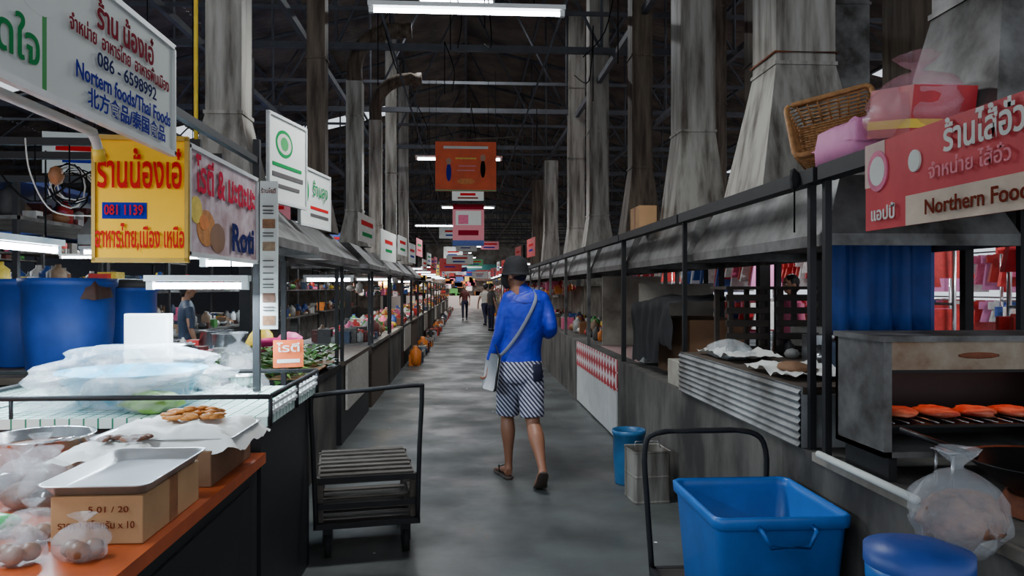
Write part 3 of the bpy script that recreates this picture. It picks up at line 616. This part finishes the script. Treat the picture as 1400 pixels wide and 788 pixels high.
for sx in(-1,1):
    for sy in(-1,1):
        b.rings([[(sx*.2+dx,sy*.28+.06*math.cos(a*math.pi/9),.06+.06*math.sin(a*math.pi/9)) for a in range(18)] for dx in(-.018,.018)],rubber,T=T); b.box(sx*.2-.025,sx*.2+.025,sy*.28-.02,sy*.28+.02,.06,.17,darkst,T)
b.done()
b,T=trolley('slatted_cart',-.59,4.38,R(10),.54,.68,.2)
b.path([(-.27,-.34,.18),(-.285,-.36,.6),(-.295,-.39,.86),(-.26,-.395,.895),(0,-.39,.915),(.26,-.38,.93),(.29,-.37,.89),(.28,-.35,.6),(.27,-.34,.18)],.013,darkst,10,4,T=T)
for z in(.28,.4): 
    for s in(-1,1): b.box(s*.25-.012,s*.25+.012,-.32,.32,z,z+.03,woodg,T)
for s in(-1,1):
    for y in(-.32,0,.29): b.box(s*.25-.018,s*.25+.018,y,y+.03,.2,.44,woodg,T)
for k in range(7): b.box(-.25,.25,-.32+k*.1,-.27+k*.1,.435,.45,woodg,T)
for k in range(4): b.box(-.25,.25,-.32+k*.17,-.26+k*.17,.27,.28,woodg,T)
for z in(.27,.41): b.box(-.26,.26,-.335,-.32,z,z+.03,darkst,T)
for sx in(-1,1):
    for sy in(-1,1):
        b.rings([[(sx*.21+dx,sy*.28+.065*math.cos(a*math.pi/9),.065+.065*math.sin(a*math.pi/9)) for a in range(18)] for dx in(-.018,.018)],rubber,T=T); b.box(sx*.21-.026,sx*.21+.026,sy*.28-.02,sy*.28+.02,.065,.18,darkst,T)
b.done()
barrel('blue_drum',1.165,1.84,0,.12,.765,tubblue,drumblue)
b=B('bag_of_brown_food'); b.bag((1.335,1.93,.745),.12,.11,.28,cling); b.ell((1.34,1.93,.83),.1,.09,.075,meat,28,jit=.22); b.done()
# right background market
for (x,y0,y1) in [(4.6,3,6),(4.8,7,10),(4.6,11,15),(6.8,4,9),(6.8,10,16),(4.8,17,24),(9,6,14)]:
    b=B('clothes_rack')
    for y in (y0,(y0+y1)/2,y1): b.tube((x,y,0),(x,y,2.1),.02,steel,8)
    for z in(1.3,2.08): b.tube((x,y0,z),(x,y1,z),.015,steel,8)
    y=y0+.1
    while y<y1-.1:
        for z in(1.3,2.08):
            m=random.choice([PAL[0],PAL[0],PAL[7],PAL[9],PAL[9],PAL[6],pinkc,redbox]); w=random.uniform(.18,.26); h=random.uniform(.35,.65)
            b.frus((x-w*1.1,x+w*1.1,y-.03,y+.03,z-h-.05),(x-w*.7,x+w*.7,y-.015,y+.015,z-.05),m); b.box(x-w*1.2,x+w*1.2,y-.02,y+.02,z-.2,z-.07,m)
        y+=random.uniform(.14,.3)
    b.done()
for i in range(6): panel('stall_sign',(4.0+.4*(i%3),4+2.6*i,2.45),R(-15),.8,.4,[offw,PAL[1],PAL[0],pinkp][i%4],[('b',-.25,.25,.02,.08,bluep),('b',-.2,.2,-.08,-.04,redp)])
# banners
b=panel('orange_banner',(0,10.0,3.1),0,.82,.67,orangep,[('b',-.3,.3,.24,.275,offw),('d',-.23,-.08,.035,.12,bluep),('d',.23,-.03,.035,.12,blackp),('d',-.23,.07,.035,.045,skinl),('d',.23,.12,.035,.045,skinl),('b',-.12,.12,-.06,-.045,pinkp),('b',-.1,.14,-.0,.015,pinkp),('b',-.41,.41,-.33,-.315,greenpl),('d',0,-.2,.12,.04,PAL[1]),('b',-.14,.14,.1,.12,PAL[2])],th=.004)
panel('white_banner',(.04,14.5,3.27),0,.62,.2,offw,[('b',-.15,.15,.0,.05,redp),('b',-.2,.2,-.06,-.03,brownp)],th=.004)
panel('market_poster',(.05,14.6,2.7),0,.62,.82,pinkp,[('b',-.31,.31,.31,.41,dred),('b',-.25,.25,.0,.28,offw),('b',-.2,.0,.02,.2,PAL[7]),('b',-.31,.31,-.41,-.3,PAL[6]),('b',-.2,.2,-.2,-.1,dred)],th=.004)
b=B('banner_rod')
b.tube((-.45,10.02,3.44),(.9,10.02,3.52),.01,wood,8); b.tube((-.4,10.02,3.44),(-.4,10.02,4.4),.004,darkst,5); b.tube((.4,10.02,3.44),(.4,10.02,4.4),.004,darkst,5)
b.done()
b=B('banner_rod'); b.tube((-.3,14.53,3.39),(.4,14.53,3.39),.01,darkst,8); 
for x in(-.25,.34): b.tube((x,14.55,3.15),(x,14.55,4.4),.004,darkst,5)
b.done()
random.seed(11)
for i in range(20):
    y=18+i*1.7; x=random.uniform(-.6,.8); z=random.uniform(2.2,3.1)
    panel('hanging_market_sign',(x,y,z),R(random.uniform(-6,6)),random.uniform(.5,.9),random.uniform(.25,.5),random.choice([PAL[9],PAL[6],PAL[0],offw,pinkp,offw,greenpl]),[('b',-.22,.22,.02,.07,redp),('b',-.2,.15,-.08,-.04,bluep)])
panel('crossbeam_banner',(0,46,2.75),0,4,.35,mat('teal_beam',(50,120,116),.6),[('b',-1,1,-.05,.05,offw)])
b=B('far_shop_front')
b.box(-6,6,52.6,53,0,.9,PAL[4]); b.box(-6,6,53.4,53.6,2.3,3.0,PAL[0])
for i in range(90):
    x=random.uniform(-5.5,5.5); z=random.uniform(.9,2.2); q=random.uniform(.1,.3); b.box(x-q,x+q,53.1,53.35,z-q*.6,z+q*.6,random.choice(PAL))
b.done()
for x in(-2.5,0,2.5): lamp('ceiling_fluorescent_lamp',(x,51.5,2.9),1.2,power=80,col=(1,.85,.85),top=4.4)

# ---------- people
def head(par,loc,rz,sk,mask=None,hat=None,hairm=hair,hairvol=True):
    T=Matrix.Translation(loc)@Matrix.Rotation(rz,4,'Z')
    b=B('head'); b.ell((0,-.008,.02),.076,.094,.1,sk,20,T=T); b.loft([(0,.03,.02,.06,.05),(0,.03,-.05,.054,.052),(0,.045,-.098,.03,.03)],sk,14,T=T)
    b.loft([(0,.08,.02,.01),(0,.098,-.02,.014),(0,.092,-.035,.012)],sk,8,T=T)
    b.loft([(0,-.015,-.03,.052),(0,-.03,-.16,.056)],sk,14,k=1,T=T)
    for s in(-1,1): b.ell((s*.077,-.005,-.01),.012,.024,.034,sk,10,T=T)
    b.done(remesh=.006 if hat else .008,parent=par,smooth=3)
    b=B('face_details')
    for s in(-1,1):
        b.ell((s*.03,.078,.005),.014,.011,.009,whitep,10,T=T); b.ell((s*.03,.087,.005),.006,.004,.006,blackp,8,T=T); b.loft([(s*.014,.086,.024,.003),(s*.03,.087,.029,.004),(s*.05,.077,.024,.003)],hairm,6,T=T)
    b.loft([(-.022,.077,-.066,.003),(0,.085,-.064,.005),(.022,.077,-.066,.003)],dred,6,T=T)
    b.done(parent=par)
    if hairvol:
        b=B('hair'); b.ell((0,-.02,.035),.084,.096,.098,hairm,20,T=T,jit=.04); b.loft([(0,-.06,.02,.07,.04),(0,-.068,-.05,.06,.03),(0,-.06,-.085,.05,.02)],hairm,14,T=T); b.done(remesh=.008,parent=par,smooth=2)
    if mask:
        b=B('face_mask'); rs=[]
        for i in range(13):
            th=R(-78+156*i/12); col=[]
            for k in range(7):
                v=k/6; z=-.008-.1*v; w=.066-.022*v*v; f=.089+.018*math.sin(v*math.pi*.9)-.03*v*v
                col.append(T@Vector((math.sin(th)*w*1.05,.008+math.cos(th)*f,z+(.012 if v<.5 else -.002)*(1-abs(math.sin(th))))))
            rs.append(col)
        b.rings(rs,mask,True,(0,0),False)
        for s in(-1,1): b.path([(s*.066,.03,-.03),(s*.08,.01,-.0),(s*.084,-.02,-.01),(s*.078,.0,-.045),(s*.06,.02,-.07)],.0022,mask,5,3,T=T)
        b.done(parent=par,solid=.004)
    if hat:
        b=B('bucket_hat'); b.lathe([(q[0],q[1]) for q in catmull([[.001,.138],[.035,.134],[.065,.118],[.083,.085],[.09,.045],[.097,.012],[.104,-.004],[.102,-.007],[.092,.01],[.085,.045]],3)],(0,-.01,0),hat,36,sx=.93,sy=1.06,T=T,jit=.02); b.done(parent=par)
def hand(par,T,sk,curl=.6,side=1):
    b=B('hand'); b.loft([(0,0,.02,.024,.02),(0,0,-.02,.032,.017),(0,.002,-.06,.042,.015),(0,.004,-.09,.038,.012)],sk,12,T=T,k=3)
    for i,(x,l) in enumerate(((-.03,.066),(-.01,.076),(.011,.072),(.031,.056))):
        p=Vector((x,.003,-.08)); a=curl*.5; pts=[(*p,.0088)]
        for k,f in enumerate((.42,.32,.26)):
            p=p+Vector((0,math.sin(a)*l*f*1.15,-math.cos(a)*l*f*1.15)); a+=curl*.9; pts.append((*p,.0084-.0009*k))
        b.loft(pts,sk,8,k=2,T=T)
    s=side; b.loft([(s*.02,0,-.015,.012),(s*.044,.012,-.045,.011),(s*.05,.028,-.072,.0095),(s*.046,.042,-.092,.008)],sk,8,k=2,T=T)
    b.done(remesh=.0035,parent=par,smooth=2)
par=empty('walking_man',(0,0,0))
b=B('shirt'); b.loft([(.405,5.5,.9,.162,.112),(.408,5.5,.98,.154,.108),(.43,5.5,1.13,.148,.104),(.445,5.5,1.27,.168,.112),(.448,5.5,1.36,.165,.103),(.435,5.505,1.41,.12,.085)],shirt,28)
b.loft([(.435,5.505,1.36,.11,.08),(.415,5.51,1.43,.075,.068),(.395,5.513,1.475,.058,.058)],shirt,20,k=3)
for sx,ex in ((.33,.40),(.56,.43)):
    b.ell((sx,5.5,1.37),.068,.068,.068,shirt,20); b.loft([(sx,5.5,1.372,.062),((sx+ex)/2,5.503,1.402,.055),(ex,5.508,1.435,.05)],shirt,14,ref=(0,1,0),k=3)
b.loft([(.36,5.5,1.36,.06),(.325,5.5,1.35,.066),(.285,5.5,1.26,.057),(.255,5.5,1.13,.049),(.218,5.525,1.02,.042),(.182,5.55,.915,.034)],shirt,16,ref=(0,1,0))
b.loft([(.52,5.5,1.36,.06),(.565,5.5,1.35,.066),(.605,5.47,1.27,.056),(.628,5.43,1.17,.049),(.618,5.53,1.12,.044),(.575,5.68,1.13,.035)],shirt,16)
so=b.done(remesh=.007,parent=par,smooth=7)
tx=D.textures.new('folds','CLOUDS'); tx.noise_scale=.07; md=so.modifiers.new('d','DISPLACE'); md.texture=tx; md.strength=.009; md.mid_level=.5
b=B('shirt_seams'); b.path([(.34,5.41,1.37),(.44,5.392,1.35),(.55,5.41,1.37)],.002,shirtd,5,5); b.done(parent=par)
b=B('shorts'); b.loft([(.405,5.5,.94,.155,.106),(.405,5.5,.88,.166,.118),(.405,5.5,.8,.172,.122),(.405,5.5,.76,.15,.11)],shorts,24)
b.loft([(.34,5.52,.86,.098,.11),(.33,5.57,.74,.1,.1),(.325,5.61,.62,.095,.094),(.32,5.635,.505,.092,.092)],shorts,18,k=3)
b.loft([(.475,5.49,.86,.1,.11),(.48,5.48,.74,.1,.1),(.485,5.46,.62,.096,.095),(.49,5.445,.505,.09,.092)],shorts,18,k=3)
so=b.done(remesh=.007,parent=par,smooth=3); md=so.modifiers.new('d','DISPLACE'); md.texture=tx; md.strength=.012
b=B('shorts_pocket'); b.loft([(.522,5.415,.9,.04,.01),(.526,5.405,.84,.045,.012),(.528,5.405,.775,.04,.01)],navy,12,ref=(1,.55,0)); b.done(parent=par)
b=B('legs'); b.loft([(.325,5.6,.66,.075),(.32,5.655,.52,.058),(.318,5.665,.46,.05),(.322,5.652,.37,.056),(.325,5.655,.25,.04),(.327,5.665,.13,.03),(.325,5.66,.07,.034)],skin,16)
b.loft([(.326,5.64,.045,.03,.028),(.318,5.70,.06,.036,.035),(.295,5.78,.045,.042,.022),(.275,5.845,.035,.042,.014)],skin,14,ref=(1,.3,0))
for i in range(5): b.loft([(.245+.018*i,5.835+.008*i-.003*i*i,.032,.0095),(.232+.018*i,5.872+.01*i-.003*i*i,.028,.0085)],skin,8)
b.loft([(.485,5.47,.66,.078),(.49,5.45,.53,.06),(.495,5.43,.46,.052),(.512,5.355,.37,.059),(.528,5.29,.27,.041),(.541,5.235,.185,.03),(.543,5.215,.15,.032)],skin,16)
b.loft([(.544,5.20,.165,.03,.03),(.54,5.225,.125,.036,.033),(.536,5.285,.068,.042,.024),(.533,5.33,.04,.042,.015)],skin,14)
for i in range(5): b.loft([(.50+.018*i,5.32,.036,.0095),(.498+.018*i,5.365,.026,.0085)],skin,8)
b.done(remesh=.006,parent=par,smooth=3)
b=B('flip_flops')
b.loft([(.328,5.605,.012,.02,.011),(.326,5.64,.012,.038,.011),(.305,5.74,.012,.04,.011),(.272,5.84,.012,.052,.011),(.252,5.9,.012,.035,.011)],sole,18,ref=(1,.3,0))
b.path([(.345,5.73,.03),(.32,5.78,.075),(.265,5.85,.045),(.26,5.79,.07),(.26,5.74,.03)],.006,blackc,6,4)
b.loft([(.546,5.163,.165,.022,.009),(.544,5.18,.14,.038,.009),(.538,5.235,.075,.04,.009),(.534,5.29,.03,.05,.009),(.532,5.36,.012,.045,.009),(.532,5.39,.012,.02,.009)],sole,18)
b.done(parent=par)
head(par,(.362,5.515,1.565),R(62),skin,mask=blackc,hat=blackc,hairvol=False)
b=B('nape_hair'); b.loft([(.392,5.455,1.56,.06,.03),(.398,5.46,1.535,.05,.02),(.40,5.468,1.515,.035,.01)],hair,12); b.done(parent=par)
hand(par,Matrix.Translation((.178,5.555,.90))@Matrix.Rotation(R(70),4,'Z')@Matrix.Rotation(R(8),4,'Y'),skin,.9,1)
hand(par,Matrix.Translation((.56,5.70,1.132))@Matrix.Rotation(R(-90),4,'X')@Matrix.Rotation(R(180),4,'X')@Matrix.Rotation(R(180),4,'Y'),skin,.7,1)
b=B('shoulder_bag'); T=Matrix.Translation((.19,5.47,.84))@Matrix.Rotation(R(24),4,'Z')@Matrix.Rotation(R(8),4,'Y')
b.rings([[(x,p[0],p[1]) for p in rr(.2,.27,.03)] for x in (-.01,-.013,.013,.01)],mat('bag_grey',(186,188,192),.6),T=T); b.rings([[(x,p[0],p[1]) for p in rr(.205,.275,.03)] for x in (-.006,.006)],blackc,T=T); b.path([(.0,.08,.13),(.0,.0,.2),(0,-.08,.13)],.004,blackc,5,4,T=T); b.done(parent=par)
b=B('bag_strap'); b.loft([(.47,5.52,1.468,.012,.003),(.505,5.45,1.44,.012,.003),(.51,5.40,1.37,.013,.003),(.455,5.380,1.25,.013,.003),(.38,5.386,1.12,.013,.003),(.29,5.405,1.0,.013,.003),(.215,5.44,.93,.012,.003)],mat('strap_grey',(120,126,146),.7),8,ref=(.7,0,-.7)); b.done(parent=par)

def person(name,x,y,rz,h,top,bot,sk=skinl,walk=.0):
    p=empty(name,(x,y,0),rz); p.scale=(h/1.7,)*3; u=0
    b=B('top'); b.loft([(0,0,.86,.16,.115),(0,0,1.0,.145,.1),(0,0,1.2,.165,.11),(0,0,1.33,.175,.1),(0,0,1.41,.1,.07),(0,0,1.44,.06,.055)],top,18)
    for s in(-1,1):
        w=s*walk
        b.loft([(s*.14,0,1.34,.065),(s*.2,.02-w*.1,1.2,.05),(s*.23,-w*.2+.02,1.06,.042)],top,12)
    b.done(remesh=.012,parent=p,smooth=3)
    b=B('arms')
    for s in(-1,1):
        w=s*walk; f=.06
        b.loft([(s*.2,0,1.2+u,.04),(s*.232,-w*.2+.02,1.05+u,.036),(s*.23,-w*.3+f,.92+u,.03),(s*.22,-w*.35+f*1.5,.82+u,.025)],sk,10)
        b.loft([(s*.22,-w*.35+f*1.5,.83+u,.024,.02),(s*.218,-w*.36+f*1.6,.77+u,.038,.018),(s*.216,-w*.36+f*1.7,.73+u,.034,.014)],sk,8)
        for i in range(4): b.loft([(s*.216+(i-1.5)*.018,-w*.36+f*1.7,.735+u,.008),(s*.214+(i-1.5)*.017,-w*.35+f*1.8,.67+u+.006*abs(i-1),.007)],sk,6)
        b.loft([(s*.19,-w*.35+f*1.6,.79+u,.01),(s*.178,-w*.33+f*1.8,.74+u,.008)],sk,6)
    b.done(remesh=.008,parent=p,smooth=2)
    b=B('trousers'); b.loft([(0,0,.96+u,.14,.1),(0,0,.86+u,.165,.12),(0,0,.78+u,.14,.11)],bot,16)
    for s in(-1,1):
        w=s*walk
        b.loft([(s*.085,0,.86,.095),(s*.09,w*.25,.66,.08),(s*.09,w*.4,.48,.062),(s*.09,w*.45-(.1 if w<0 else 0),.28,.055),(s*.09,w*.5-(.12 if w<0 else 0),.09,.045)],bot,12)
    b.done(remesh=.012,parent=p,smooth=3)
    b=B('shoes')
    for s in(-1,1):
        w=s*walk; yy=w*.5-(.12 if w<0 else 0); b.loft([(s*.09,yy-.05,.045,.035,.04),(s*.09,yy+.05,.04,.04,.035),(s*.09,yy+.17,.025,.04,.022)],blackc,10)
    b.done(parent=p)
    head(p,(0,.02,1.57+u),0,sk)
    return p
person('distant_shopper',-.05,34,R(180),1.62,DULL[4],navy,walk=.3)
person('distant_shopper',.75,29,R(20),1.6,PAL[4],navy,walk=.4)
person('distant_shopper',.85,25,R(-60),1.62,DULL[1],navy)
person('stall_vendor',-3.42,9.3,R(-60),1.55,DULL[5],navy)
person('stall_vendor',-5.2,8.2,R(-120),1.6,blackc,navy)
person('stall_vendor',3.2,12.6,R(100),1.6,PAL[4],navy)
person('stall_vendor',3.7,8.2,R(100),1.62,PAL[7],navy)

# ---------- world, camera
w=D.worlds.new('World'); C.scene.world=w; w.use_nodes=True; bg=w.node_tree.nodes['Background']; bg.inputs[0].default_value=(.82,.9,1,1); bg.inputs[1].default_value=.9
cam=D.cameras.new('camera'); cam.lens=26; cam.sensor_width=36; co=D.objects.new('camera',cam); C.collection.objects.link(co); co.location=(0,0,1.46); co.rotation_euler=(R(90),0,R(-3.57)); cam.clip_start=.05; C.scene.camera=co
C.scene.view_settings.exposure=.42
